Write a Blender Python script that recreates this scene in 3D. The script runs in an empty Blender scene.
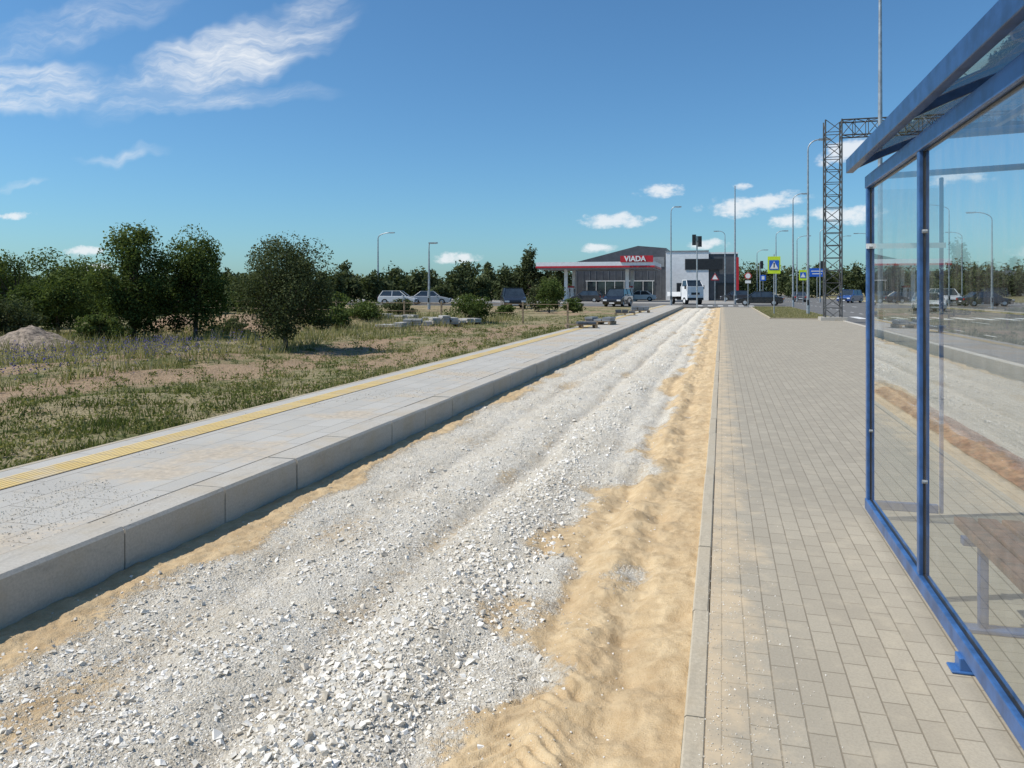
import bpy, math, random
import numpy as np
from mathutils import Vector, Matrix
random.seed(7); rng=np.random.default_rng(11)
S=bpy.context.scene
F=780.0; TH=math.atan(210/780.0); CT,ST=math.cos(TH),math.sin(TH); H=1.6
def place(px,d):
    r=(px-512)*d/F
    return r*CT-d*ST, r*ST+d*CT
# ---------- node helpers
class NT:
    dim='3D'
    def __init__(s,tree): s.t=tree
    def N(s,typ,ins=None,**props):
        n=s.t.nodes.new(typ)
        for k,v in props.items(): setattr(n,k,v)
        for k,v in (ins or {}).items():
            if isinstance(v,bpy.types.NodeSocket): s.t.links.new(v,n.inputs[k])
            else: n.inputs[k].default_value=v
        return n
    def M(s,op,a,b=0.0,c=0.0,clamp=False):
        n=s.N('ShaderNodeMath',{0:a,1:b,2:c},operation=op); n.use_clamp=clamp; return n.outputs[0]
    def mix(s,f,a,b,blend='MIX'):
        n=s.t.nodes.new('ShaderNodeMix'); n.data_type='RGBA'; n.blend_type=blend
        for i,v in ((0,f),(6,a),(7,b)):
            if isinstance(v,bpy.types.NodeSocket): s.t.links.new(v,n.inputs[i])
            else: n.inputs[i].default_value=v
        return n.outputs[2]
    def noise(s,vec,scale,detail=3,rough=.55):
        return s.N('ShaderNodeTexNoise',{'Vector':vec,'Scale':scale,'Detail':detail,'Roughness':rough},noise_dimensions=s.dim).outputs[0]
    def ramp(s,v,a,b,c=0.0,d=1.0):
        n=s.N('ShaderNodeMapRange',{0:v,1:a,2:b,3:c,4:d}); n.interpolation_type='SMOOTHSTEP'; return n.outputs[0]
    def pos(s): return s.N('ShaderNodeNewGeometry').outputs['Position']
    def sep(s,v): return s.N('ShaderNodeSeparateXYZ',{0:v}).outputs
    def attr(s,name): return s.N('ShaderNodeAttribute',attribute_name=name).outputs['Fac']
    def bump(s,h,strength=.5,dist=.01,normal=None):
        ins={'Height':h,'Strength':strength,'Distance':dist}
        if normal is not None: ins['Normal']=normal
        return s.N('ShaderNodeBump',ins).outputs[0]
def newmat(name,dim='3D'):
    m=bpy.data.materials.new(name); m.use_nodes=True; m.node_tree.nodes.clear()
    n=NT(m.node_tree); n.dim=dim; return m,n
def finish(m,n,col,rough=.8,bump=None,metal=0.0,spec=.5,coat=0.0):
    ins={'Base Color':col,'Roughness':rough,'Metallic':metal,'Specular IOR Level':spec,'Coat Weight':coat}
    if bump is not None: ins['Normal']=bump
    p=n.N('ShaderNodeBsdfPrincipled',ins)
    n.N('ShaderNodeOutputMaterial',{0:p.outputs[0]}); return m
def simple(name,col,rough=.6,var=.15,scale=4,metal=0.0,bump=0.0,spec=.5,coat=0.0):
    m,n=newmat(name); P=n.pos()
    v=n.noise(P,scale,3,.6)
    c2=tuple(max(0,c*(1-var*1.6)) for c in col[:3])+(1,)
    c3=tuple(min(1,c*(1+var)) for c in col[:3])+(1,)
    c=n.mix(n.ramp(v,.3,.7),c2,c3)
    b=None
    if bump>0: b=n.bump(n.noise(P,scale*12,3,.6),bump,.01)
    return finish(m,n,c,rough,b,metal,spec,coat)
# ---------- mesh helpers
def link(ob,parent=None):
    S.collection.objects.link(ob)
    if parent: ob.parent=parent
    return ob
def npmesh(name,V,Fc,mats,fattr=None,vattr=None,smooth=False,parent=None):
    me=bpy.data.meshes.new(name); V=np.asarray(V,np.float32); Fc=np.asarray(Fc,np.int32)
    m,k=Fc.shape
    me.vertices.add(len(V)); me.vertices.foreach_set('co',V.ravel())
    me.loops.add(m*k); me.loops.foreach_set('vertex_index',Fc.ravel())
    me.polygons.add(m); me.polygons.foreach_set('loop_start',np.arange(0,m*k,k,dtype=np.int32))
    me.update(calc_edges=True)
    me.polygons.foreach_set('use_smooth',np.full(m,bool(smooth)))
    for nm,a in (fattr or {}).items():
        at=me.attributes.new(nm,'FLOAT','FACE'); at.data.foreach_set('value',np.asarray(a,np.float32))
    for nm,a in (vattr or {}).items():
        at=me.attributes.new(nm,'FLOAT','POINT'); at.data.foreach_set('value',np.asarray(a,np.float32))
    for mt in mats: me.materials.append(mt)
    me.update()
    return link(bpy.data.objects.new(name,me),parent)
class MB:
    def __init__(s): s.v=[];s.f=[];s.m=[];s.sm=[]
    def poly(s,vs,fs,mat=0,smooth=False):
        o=len(s.v); s.v+= [tuple(v) for v in vs]
        for f in fs: s.f.append([i+o for i in f]); s.m.append(mat); s.sm.append(smooth)
    def box(s,c,size,mat=0,rot=0.0,M=None,ch=0.0):
        x,y,z=[q/2 for q in size]
        if ch>0:
            pr=[(-x,-z),(x,-z),(x,z-ch),(x-ch,z),(-x+ch,z),(-x,z-ch)]
            vs=[Vector((a,-y,b)) for a,b in pr]+[Vector((a,y,b)) for a,b in pr]
            k=6; fs=[[i,(i+1)%k,(i+1)%k+k,i+k] for i in range(k)]+[list(range(k))[::-1],list(range(k,2*k))]
        else:
            vs=[Vector((a,b,d)) for a in(-x,x) for b in(-y,y) for d in(-z,z)]
            fs=[(0,1,3,2),(4,6,7,5),(0,4,5,1),(2,3,7,6),(0,2,6,4),(1,5,7,3)]
        R=M if M is not None else Matrix.Rotation(rot,3,'Z')
        s.poly([R@v+Vector(c) for v in vs],fs,mat)
    def tube(s,p0,p1,r0,r1=None,n=10,mat=0,cap=True):
        p0=Vector(p0);p1=Vector(p1); r1=r0 if r1 is None else r1
        d=(p1-p0).normalized(); a=d.orthogonal().normalized(); b=d.cross(a)
        vs=[]
        for p,r in((p0,r0),(p1,r1)):
            for i in range(n):
                t=2*math.pi*i/n; vs.append(p+a*math.cos(t)*r+b*math.sin(t)*r)
        s.poly(vs,[[i,(i+1)%n,n+(i+1)%n,n+i] for i in range(n)],mat,n>6)
        if cap: s.poly(vs,[list(range(n))[::-1],list(range(n,2*n))],mat)
    def path(s,pts,r,n=8,mat=0):
        for a,b in zip(pts[:-1],pts[1:]): s.tube(a,b,r,r,n,mat)
    def build(s,name,mats,parent=None,bevel=0.0,loc=None,yaw=0.0):
        me=bpy.data.meshes.new(name); me.from_pydata(s.v,[],s.f)
        for m in mats: me.materials.append(m)
        me.polygons.foreach_set('material_index',s.m); me.polygons.foreach_set('use_smooth',s.sm)
        me.update()
        ob=link(bpy.data.objects.new(name,me),parent)
        if loc is not None: ob.location=loc
        ob.rotation_euler[2]=yaw
        if bevel>0:
            b=ob.modifiers.new('bevel','BEVEL'); b.width=bevel; b.segments=3; b.limit_method='ANGLE'; b.angle_limit=math.radians(35)
        return ob
def empty(name,loc=(0,0,0)):
    e=bpy.data.objects.new(name,None); e.location=loc; return link(e)
def hsh(ix,iy,seed):
    h=(ix.astype(np.int64)*374761393+iy.astype(np.int64)*668265263+seed*982451653)&0x7fffffff
    h=((h^(h>>13))*1274126177)&0x7fffffff; h=h^(h>>16)
    return (h&0xffffff)/float(0xffffff)
def vn(x,y,seed=0):
    ix=np.floor(x);iy=np.floor(y);fx=x-ix;fy=y-iy
    fx=fx*fx*(3-2*fx);fy=fy*fy*(3-2*fy)
    a=hsh(ix,iy,seed);b=hsh(ix+1,iy,seed);c=hsh(ix,iy+1,seed);d=hsh(ix+1,iy+1,seed)
    return (a*(1-fx)+b*fx)*(1-fy)+(c*(1-fx)+d*fx)*fy
def fbm(x,y,seed=0,o=4):
    s=0;a=.5;t=0
    for i in range(o):
        s=s+a*vn(x*2**i+13.7*i,y*2**i-7.1*i,seed+i); t+=a; a*=.5
    return s/t
def gauss(x,c,w): return np.exp(-((x-c)/w)**2)

# ---------- world
W=bpy.data.worlds.new("World"); S.world=W; W.use_nodes=True; W.node_tree.nodes.clear(); n=NT(W.node_tree); n.dim='2D'
SUN=Vector((-.88,-.34,0)).normalized(); EL=math.radians(53)
SUN=Vector((SUN.x*math.cos(EL),SUN.y*math.cos(EL),math.sin(EL)))
sky=n.N('ShaderNodeTexSky',sky_type='NISHITA',sun_disc=False,sun_elevation=EL,sun_rotation=math.atan2(SUN.x,SUN.y))
sky.air_density=1.0; sky.dust_density=.7; sky.ozone_density=2.2; sky.altitude=60
G=n.N('ShaderNodeTexCoord').outputs['Generated']
x,y,z=n.sep(G)
yy=n.M('MAXIMUM',y,.05); u=n.M('DIVIDE',x,yy); v=n.M('DIVIDE',z,yy)
P=n.N('ShaderNodeCombineXYZ',{0:u,1:v}).outputs[0]
def uv(px,py):
    r=(px-512)/F; X=r*CT-ST; Y=r*ST+CT; return X/Y,((290-py)/F)/Y
wob=n.M('SUBTRACT',n.noise(P,9,3,.6),.5)
def warp(k):
    return n.N('ShaderNodeCombineXYZ',{0:n.M('MULTIPLY_ADD',wob,k,u),1:n.M('MULTIPLY_ADD',wob,-k*.6,v)}).outputs[0]
def field(blobs,PW):
    px_,py_,_=n.sep(PW); out=None
    for (cx,cy,rx,ry,ang,amp) in blobs:
        u0,v0=uv(cx,cy); ua,_=uv(cx+rx,cy); _,vb=uv(cx,cy-ry)
        a=abs(ua-u0); b=abs(vb-v0); c,s_=math.cos(math.radians(ang)),math.sin(math.radians(ang))
        dx=n.M('SUBTRACT',px_,u0); dy=n.M('SUBTRACT',py_,v0)
        if ang==0: e1=n.M('DIVIDE',dx,a); e2=n.M('DIVIDE',dy,b)
        else:
            e1=n.M('MULTIPLY_ADD',dx,c/a,n.M('MULTIPLY',dy,s_/a)); e2=n.M('MULTIPLY_ADD',dy,c/b,n.M('MULTIPLY',dx,-s_/b))
        e=n.M('MULTIPLY_ADD',e1,e1,n.M('MULTIPLY',e2,e2))
        val=n.M('MULTIPLY_ADD',e,-amp,amp)
        out=val if out is None else n.M('MAXIMUM',out,val)
    return n.M('MAXIMUM',out,0.0)
cum=[(618,221,46,10,0,1),(658,190,32,10,0,1),(755,204,68,13,5,1),(740,184,12,5,0,1),(455,258,32,8,0,1),(600,249,22,7,0,1),
     (708,246,28,7,0,.9),(850,150,45,12,14,1),(850,215,44,14,0,1),(790,222,28,8,0,1),(82,249,26,7,0,1),(14,216,28,5,0,.9),(90,268,32,7,0,.9),(960,180,50,10,0,.8)]
Fc=field(cum,warp(.03))
nz=n.noise(n.N('ShaderNodeVectorMath',{0:P,1:(1,1.8,1)},operation='MULTIPLY').outputs[0],38,5,.62)
cc=n.ramp(n.M('ADD',Fc,n.M('MULTIPLY',n.M('SUBTRACT',nz,.5),2.0)),.18,1.05)
cc=n.M('MULTIPLY',cc,n.ramp(Fc,0,.25))
cir=[(215,64,170,40,13,1),(15,88,125,34,-3,.9),(60,30,150,30,8,.5),(280,24,100,20,25,.65),(250,97,110,14,-4,.75),(125,156,55,9,3,.5),(20,188,45,6,0,.5)]
Fi=field(cir,warp(.09))
mp=n.N('ShaderNodeMapping',{0:warp(.09),2:(0,0,math.radians(-16)),3:(2.6,15,1)}).outputs[0]
ns=n.noise(mp,1.6,7,.66)
ci=n.M('MULTIPLY',n.ramp(ns,.32,.82),n.ramp(Fi,0.0,.95))
ci=n.M('MULTIPLY_ADD',n.ramp(Fi,0,1),.16,ci,clamp=True)
cl=n.M('MAXIMUM',n.M('MULTIPLY',cc,.82),n.M('MULTIPLY',ci,.92))
cl=n.M('MULTIPLY',cl,n.ramp(y,.05,.15))
skc=n.mix(1.0,sky.outputs[0],(.60,.965,1.19,1),'MULTIPLY')
col=n.mix(cl,skc,(8.4,8.7,9.0,1))
bg=n.N('ShaderNodeBackground',{0:col,1:.106}); n.N('ShaderNodeOutputWorld',{0:bg.outputs[0]})
W.cycles.sampling_method='MANUAL'; W.cycles.sample_map_resolution=256
ld=bpy.data.lights.new('sun','SUN'); ld.energy=4.6; ld.angle=math.radians(.53); ld.color=(1,.95,.87)
lo=link(bpy.data.objects.new('sun',ld)); lo.rotation_euler=SUN.to_track_quat('Z','Y').to_euler(); lo.location=(0,0,50)
S.view_settings.view_transform='Standard'; S.view_settings.look='None'; S.view_settings.exposure=0

# ---------- materials
def m_ground():
    m,n=newmat('dry_grass_ground','2D'); P=n.pos()
    a=n.noise(P,.35,3,.6); b=n.noise(P,3.0,4,.7); c=n.noise(P,25,3,.7)
    g=n.mix(n.ramp(b,.3,.7),(.095,.108,.038,1),(.20,.19,.080,1))
    dry=n.mix(n.ramp(c,.3,.7),(.23,.185,.10,1),(.40,.335,.20,1))
    k=n.M('ADD',n.M('MULTIPLY',a,.6),n.M('MULTIPLY',b,.45))
    cg=n.mix(n.ramp(k,.41,.60),g,dry)
    soil=n.mix(n.ramp(c,.25,.75),(.25,.165,.10,1),(.45,.33,.215,1))
    s_=n.M('ADD',n.attr('soil'),n.M('MULTIPLY',n.M('SUBTRACT',b,.5),1.4))
    cg=n.mix(n.ramp(s_,.34,.75),cg,soil)
    return finish(m,n,cg,.95,n.bump(n.M('ADD',b,c),.8,.05),spec=.15)
def m_gravel():
    m,n=newmat('limestone_gravel_and_sand','2D'); P=n.pos()
    v1=n.N('ShaderNodeTexVoronoi',{'Vector':P,'Scale':75.0},voronoi_dimensions='2D')
    big=n.noise(P,1.6,4,.65); med=n.noise(P,9,4,.6); fine=n.noise(P,150,3,.75)
    r1,r2,_=n.sep(v1.outputs['Color'])
    g=n.mix(r1,(.59,.53,.43,1),(.78,.73,.63,1))
    g=n.mix(n.M('MULTIPLY',n.ramp(r2,.75,.95),.6),g,(.86,.82,.74,1))
    g=n.mix(n.ramp(big,.35,.7,0,.40),g,(.62,.53,.39,1))
    g=n.mix(n.ramp(fine,.42,.78,0,.5),g,(.43,.37,.27,1))
    s=n.mix(n.ramp(med,.3,.7),(.50,.35,.185,1),(.64,.48,.28,1))
    s=n.mix(n.ramp(fine,.35,.75,0,.5),s,(.72,.58,.39,1))
    s=n.mix(n.ramp(big,.4,.7,0,.40),s,(.42,.285,.155,1))
    sa=n.attr('sand')
    k=n.ramp(n.M('ADD',sa,n.M('MULTIPLY',n.M('SUBTRACT',n.noise(P,20,4,.8),.5),1.3)),.25,.80)
    col=n.mix(k,g,s)
    hg=n.M('SUBTRACT',n.M('MULTIPLY',fine,1.2),v1.outputs['Distance'])
    hs=n.M('MULTIPLY',med,2.6)
    hh=n.N('ShaderNodeMix',{0:k,2:hg,3:n.M('ADD',hs,n.M('MULTIPLY',fine,.6))}).outputs[0]
    return finish(m,n,col,.93,n.bump(hh,.85,.010),spec=.2)
def m_shade(name,stops,rough=.85,transl=0.0):
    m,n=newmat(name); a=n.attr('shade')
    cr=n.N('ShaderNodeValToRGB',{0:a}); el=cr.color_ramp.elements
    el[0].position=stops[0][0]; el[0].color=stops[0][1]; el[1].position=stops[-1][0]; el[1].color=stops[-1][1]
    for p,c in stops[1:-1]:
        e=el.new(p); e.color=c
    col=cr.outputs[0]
    d=n.N('ShaderNodeBsdfDiffuse',{'Color':col})
    if transl>0:
        t=n.N('ShaderNodeBsdfTranslucent',{0:n.mix(1.0,col,(1.25,1.3,.65,1),'MULTIPLY')})
        o=n.N('ShaderNodeMixShader',{0:transl,1:d.outputs[0],2:t.outputs[0]}).outputs[0]
    else: o=d.outputs[0]
    n.N('ShaderNodeOutputMaterial',{0:o}); return m
def m_pavers(name,u_is_y,bw,rh,c1,c2,mort,off=.5,sandx=None,mortar=.004,tone=.35,dirt=None):
    m,n=newmat(name,'2D'); P=n.pos(); x,y,z=n.sep(P)
    vec=n.N('ShaderNodeCombineXYZ',{0:y if u_is_y else x,1:x if u_is_y else y}).outputs[0]
    br=n.N('ShaderNodeTexBrick',{'Vector':vec,'Color1':c1,'Color2':c2,'Mortar':mort,'Scale':1.0,'Mortar Size':mortar,'Mortar Smooth':.3,'Bias':0.0,'Brick Width':bw,'Row Height':rh},offset=off,squash=1.0)
    big=n.noise(P,.9,4,.6); fine=n.noise(P,90,3,.7); med=n.noise(P,6,4,.65)
    col=n.mix(n.ramp(fine,.3,.75,0,.34),br.outputs[0],tuple(c*.55 for c in c1[:3])+(1,))
    col=n.mix(n.ramp(big,.35,.7,0,tone),col,tuple(c*.72 for c in c1[:3])+(1,))
    col=n.mix(n.ramp(med,.50,.75,0,.30),col,(.50,.43,.32,1))
    if sandx is not None:
        g=n.ramp(x,sandx,sandx+.7,1,0)
        k=n.ramp(n.M('ADD',g,n.M('MULTIPLY',n.M('SUBTRACT',n.noise(P,3,5,.7),.5),1.5)),.5,1.2,0,.85)
        col=n.mix(k,col,(.56,.44,.29,1))
    if dirt is not None:
        dx=n.M('DIVIDE',n.M('SUBTRACT',x,dirt[0]),dirt[1]); g=n.M('SUBTRACT',1.0,n.M('MULTIPLY',dx,dx),clamp=True)
        nn=n.noise(P,.75,3,.6); nf=n.noise(P,14,5,.75)
        t=n.M('ADD',n.M('MULTIPLY',g,n.ramp(nn,.36,.64)),n.M('MULTIPLY',n.M('SUBTRACT',nf,.5),1.3))
        k=n.ramp(t,.25,1.05)
        col=n.mix(n.M('MULTIPLY',k,.75),col,n.mix(n.ramp(nf,.3,.7),(.38,.295,.20,1),(.56,.47,.35,1)))
    h=n.M('SUBTRACT',n.M('MULTIPLY',fine,.15),br.outputs['Fac'])
    return finish(m,n,col,.88,n.bump(h,.6,.005),spec=.3)
def m_asphalt():
    m,n=newmat('asphalt','2D'); P=n.pos(); a=n.noise(P,.5,4,.6); f=n.noise(P,120,2,.7)
    c=n.mix(n.ramp(f,.3,.75),(.09,.087,.082,1),(.17,.163,.15,1)); c=n.mix(n.ramp(a,.3,.7,0,.5),c,(.19,.18,.16,1))
    return finish(m,n,c,.85,n.bump(f,.5,.006),spec=.4)
def m_concrete(name,c=(.42,.40,.36,1),bscale=60):
    m,n=newmat(name); P=n.pos(); a=n.noise(P,2.2,4,.65); f=n.noise(P,bscale,3,.7); st=n.noise(n.N('ShaderNodeVectorMath',{0:P,1:(6,1.2,6)},operation='MULTIPLY').outputs[0],2.5,3,.6)
    d=tuple(q*.6 for q in c[:3])+(1,)
    col=n.mix(n.ramp(f,.3,.75,0,.5),c,d); col=n.mix(n.ramp(a,.42,.72,0,.55),col,(.42,.345,.24,1)); col=n.mix(n.ramp(st,.5,.75,0,.4),col,d)
    return finish(m,n,col,.88,n.bump(f,.4,.006),spec=.25)
def m_tactile():
    m,n=newmat('yellow_tactile_paving','2D'); P=n.pos(); x,y,z=n.sep(P)
    vec=n.N('ShaderNodeCombineXYZ',{0:y,1:x}).outputs[0]
    br=n.N('ShaderNodeTexBrick',{'Vector':vec,'Color1':(.60,.42,.14,1),'Color2':(.68,.50,.20,1),'Mortar':(.25,.2,.14,1),'Scale':1.0,'Mortar Size':.006,'Brick Width':.3,'Row Height':.6},offset=0)
    w=n.M('SINE',n.M('MULTIPLY',x,2*math.pi/.05)); f=n.noise(P,50,3,.7)
    col=n.mix(n.ramp(w,-.9,.2,.5,0),br.outputs[0],(.34,.25,.12,1))
    col=n.mix(n.ramp(n.noise(P,1.7,5,.7),.44,.70,0,.7),col,(.50,.43,.32,1))
    col=n.mix(n.ramp(f,.45,.8,0,.4),col,(.4,.35,.28,1))
    return finish(m,n,col,.85,n.bump(w,.8,.006))
def m_glass(name,tint,dirt=.04,k_=1.0,f0=.05):
    m,n=newmat(name); gm=n.N('ShaderNodeNewGeometry'); P=gm.outputs['Position']
    t=n.N('ShaderNodeBsdfTransparent',{0:tint}); g=n.N('ShaderNodeBsdfGlossy',{0:(1,1,1,1),1:.006})
    dt=n.N('ShaderNodeVectorMath',{0:gm.outputs['Normal'],1:gm.outputs['Incoming']},operation='DOT_PRODUCT').outputs['Value']
    sch=n.M('MULTIPLY_ADD',n.M('POWER',n.M('SUBTRACT',1.0,n.M('ABSOLUTE',dt)),4.2),(1-f0)*k_,f0)
    o=n.N('ShaderNodeMixShader',{0:sch,1:t.outputs[0],2:g.outputs[0]})
    d=n.N('ShaderNodeBsdfDiffuse',{0:(.6,.56,.5,1)})
    sm=n.noise(n.N('ShaderNodeVectorMath',{0:P,1:(1,3,.8)},operation='MULTIPLY').outputs[0],3,4,.7)
    k=n.M('MULTIPLY',n.ramp(sm,.3,.75),dirt)
    o=n.N('ShaderNodeMixShader',{0:k,1:o.outputs[0],2:d.outputs[0]})
    n.N('ShaderNodeOutputMaterial',{0:o.outputs[0]}); return m
MG=m_ground(); MGR=m_gravel(); MAS=m_asphalt()
MPAV=m_pavers('grey_pavers',True,.2,.1,(.410,.362,.282,1),(.355,.312,.243,1),(.225,.19,.137,1),sandx=-.1,mortar=.0035)
MPLAT=m_pavers('platform_slabs',True,.6,.31,(.50,.475,.425,1),(.455,.43,.38,1),(.25,.225,.185,1),off=0.5,dirt=(-4.4,.95),mortar=.005)
MKERB=m_concrete('kerb_concrete',(.49,.455,.395,1)); MKERB2=m_concrete('edging_concrete',(.49,.425,.32,1))
MTAC=m_tactile()
MSTONE=m_shade('limestone_stones',[(0,(.50,.44,.35,1)),(.5,(.72,.67,.58,1)),(1,(.88,.85,.79,1))])
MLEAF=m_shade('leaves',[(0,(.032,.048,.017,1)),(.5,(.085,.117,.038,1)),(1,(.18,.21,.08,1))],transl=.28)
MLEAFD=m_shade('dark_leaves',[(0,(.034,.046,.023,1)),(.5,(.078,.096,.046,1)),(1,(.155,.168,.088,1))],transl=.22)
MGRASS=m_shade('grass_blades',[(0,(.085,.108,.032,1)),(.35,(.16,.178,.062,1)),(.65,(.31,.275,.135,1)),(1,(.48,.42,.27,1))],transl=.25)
MFLOW=m_shade('purple_flowers',[(0,(.13,.11,.30,1)),(1,(.26,.23,.46,1))],transl=.2)
MBARK=simple('bark',(.13,.10,.075,1),.95,.4,12,bump=.8)
MBLUE=simple('blue_frame_paint',(.035,.105,.27,1),.42,.22,9,coat=.2)
MBLUED=simple('dark_blue_roof_paint',(.022,.062,.16,1),.42,.22,9,coat=.2)
MGALV=simple('galvanised_steel',(.42,.44,.45,1),.45,.15,5,metal=.6)
MDARK=simple('dark_plastic',(.02,.02,.022,1),.4,.2,6)
MRUB=simple('tyre_rubber',(.02,.02,.02,1),.85,.2,8)
MWHITE=simple('white_paint',(.78,.78,.77,1),.4,.05,2)
MRED=simple('red_paint',(.50,.02,.03,1),.4,.08,3)
MWOOD=simple('bench_wood',(.15,.07,.04,1),.55,.35,14,bump=.3)
MCLAD=simple('dark_grey_cladding',(.085,.09,.10,1),.5,.12,1.5)
MCLAD2=simple('mid_grey_cladding',(.24,.25,.26,1),.5,.12,1.5)
MWIN=simple('window_glass_dark',(.03,.04,.05,1),.06,.2,2,spec=.9)
MPAINT=simple('road_marking_paint',(.72,.71,.67,1),.7,.15,8)
MYG=simple('fluorescent_yellow',(.60,.78,.03,1),.5,.05,3)
MSB=simple('sign_blue',(.02,.12,.55,1),.4,.05,3)
MPAL=simple('pallet_wood',(.30,.22,.14,1),.85,.3,9)
MGLASS=m_glass('shelter_glass',(.86,.90,.89,1),.10,1.15,.07); MROOF=m_glass('tinted_roof_polycarbonate',(.30,.36,.38,1),.4,.6)
MLAMPG=simple('lamp_glass',(.6,.62,.6,1),.2,.05,3)
MHEAD=simple('headlight',(.75,.77,.8,1),.12,.05,3); MTAIL=simple('tail_light',(.4,.01,.01,1),.2,.1,3)
MPILE=simple('rubble',(.30,.235,.18,1),.95,.4,9,bump=1.0); MSOIL=simple('soil',(.32,.21,.135,1),.95,.35,5,bump=1.0)
MREDSOIL=simple('red_brown_soil',(.24,.11,.06,1),.95,.35,12,bump=1.0)

# ---------- ground sheet
def axis(segs):
    out=[]
    for a,b,st in segs: out+=list(np.arange(a,b-1e-6,st))
    return np.array(out+[segs[-1][1]])
gx=axis([(-2500,-300,200),(-300,-60,12),(-60,-24,1),(-24,-5.72,.16),(-5.72,-5.6,.06),(-5.6,6.3,1.983),(6.3,6.4,.05),(6.4,19.8,3.35),(19.8,20,.1),(20,60,4),(60,300,20),(300,2500,200)])
gy=axis([(-400,-8,28),(-8,0,1),(0,26,.18),(26,75.6,.8),(75.6,75.8,.1),(75.8,160,2.6),(160,600,20),(600,3500,150)])
GX,GY=np.meshgrid(gx,gy)
def soilmask(X,Y):
    a=gauss(X,-9.6+.5*np.sin(Y*.5)+.9*(fbm(Y*.35,Y*0,2)-.5),1.3)*(Y<23)*(.38+.95*fbm(X*.6,Y*.5,3))
    b=gauss(X,-17.5,3.2)*gauss(Y,26,5); c=gauss(X,-18.8,3)*gauss(Y,18,3.5)
    d=gauss(X,-14,8)*gauss(Y,44,10)*.9*fbm(X*.15,Y*.15,5); e=((X<-14)&(Y>52)&(Y<75))*.5
    f=np.clip((fbm(X*.55,Y*.4,6)-.50)*4,0,.75)*(X>-13)*(X<-6.1)
    return np.clip(np.maximum.reduce([a,b,c,d,e,f]),0,1)
def gh(X,Y):
    w=np.clip((-X-5.75)/2.5,0,1)
    h=(fbm(X*.35,Y*.35,21)-.5)*.28*w+(fbm(X*1.7,Y*1.7,22)-.5)*.16*w
    h=h*np.clip((70-Y)/10,0,1)
    h=h+.55*gauss(X,-18,2.2)*gauss(Y,26.5,1.6)+.35*gauss(X,-14.5,1.8)*gauss(Y,30,1.4)
    return h
GZ=np.where(GX<-5.65,gh(GX,GY)+.09*np.clip((-5.65-GX)/.1,0,1)*np.clip((70-GY)/10,0,1)-.01,-.02)
low=((GX>-5.65)&(GX<6.35)&(GY<75.7))|((GX>6.32)&(GX<19.95))
GZ=np.where(low,-.35,GZ)
nx,ny=len(gx),len(gy)
idx=np.arange(nx*ny).reshape(ny,nx)
FQ=np.stack([idx[:-1,:-1],idx[:-1,1:],idx[1:,1:],idx[1:,:-1]],-1).reshape(-1,4)
npmesh('ground',np.stack([GX,GY,GZ],-1).reshape(-1,3),FQ,[MG],vattr={'soil':soilmask(GX,GY).ravel()},smooth=True)

# ---------- gravel trench
tx=np.arange(-3.54,-.139,.0125)
ys=[-8.0]
while ys[-1]<1.4: ys.append(ys[-1]+.06)
while ys[-1]<76: ys.append(ys[-1]*1.0048)
ty=np.array(ys); TX,TY=np.meshgrid(tx,ty)
def sandmask(X,Y):
    e=-.86+.32*(fbm(Y*.9,Y*0+3,41)-.5)*2+.60*(fbm(X*2.4,Y*1.5,42)-.5)*2-.18*gauss(Y,2.3,.9)
    r=np.clip((X-e)/.34+.5,0,1)*(.80+.4*fbm(X*2,Y*1.2,47))
    l=np.clip((-(X)-3.20+.34*(fbm(X*2,Y*1.1,43)-.5)*2)/.25+.5,0,1)*.9
    s=.60*gauss(X,-1.90,.16)*fbm(X*4,Y*1.3,44)+.50*gauss(X,-2.70,.25)*fbm(X*4,Y*1.1,45)+.40*np.clip((fbm(X*1.1,Y*.8,46)-.5)*2.5,0,1)
    return np.clip(np.maximum.reduce([r,l,s]),0,1)
def th(X,Y):
    wv=.07*np.sin(Y*.55)+.05*np.sin(Y*1.3+1)+.18*(fbm(Y*.6,X*.6,39)-.5)
    Xw=X+wv*.6
    h=-.128+.0*X
    h=h+np.clip((X+1.0)/.86,0,1)**1.2*.085
    A1=np.clip((fbm(X*1.2,Y*.9,31)-.22)*2.8,.2,1.5)
    h=h+.042*gauss(Xw,-1.46,.20)*A1+.022*gauss(Xw,-2.22,.18)*np.clip((fbm(X*2,Y*.8,32)-.25)*2.5,0.1,1.4)
    h=h-.042*gauss(Xw,-1.84,.10)*(.4+fbm(Y*.7,Y*0+8,37))-.022*gauss(Xw,-1.12,.09)*fbm(Y*.8,Y*0+4,38)*1.8-.030*gauss(Xw,-2.65,.13)*(.3+fbm(Y*.6,Y*0+1,40))+.018*gauss(X,-3.4,.18)
    h=h+.022*gauss(Xw,-.62,.09)-.032*gauss(Xw,-.80,.08)-.018*gauss(Xw,-.42,.07)
    h=h+(fbm(X*3,Y*3,33)-.5)*.045+(fbm(X*11,Y*11,34,4)-.5)*.030+(fbm(X*45,Y*45,35,2)-.5)*.011
    tr=gauss(X,-.72,.2)*gauss(Y,2.6,1.1)*np.clip(fbm(X*3,Y*3,48)*2-.5,0,1); h=h+tr*.014*np.sin((Y*1.0+np.abs(X+.72)*1.2+.04*fbm(X*5,Y*5,49))*2*np.pi/.085)
    foot=gauss(X,-.58,.38)*(fbm(X*5,Y*5,36,3)-.5)*.10; h=h+foot
    return h
TZ=th(TX,TY); TZ=np.minimum(TZ,-.012)
nx2,ny2=len(tx),len(ty); idx=np.arange(nx2*ny2).reshape(ny2,nx2)
FQ=np.stack([idx[:-1,:-1],idx[:-1,1:],idx[1:,1:],idx[1:,:-1]],-1).reshape(-1,4)
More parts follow.
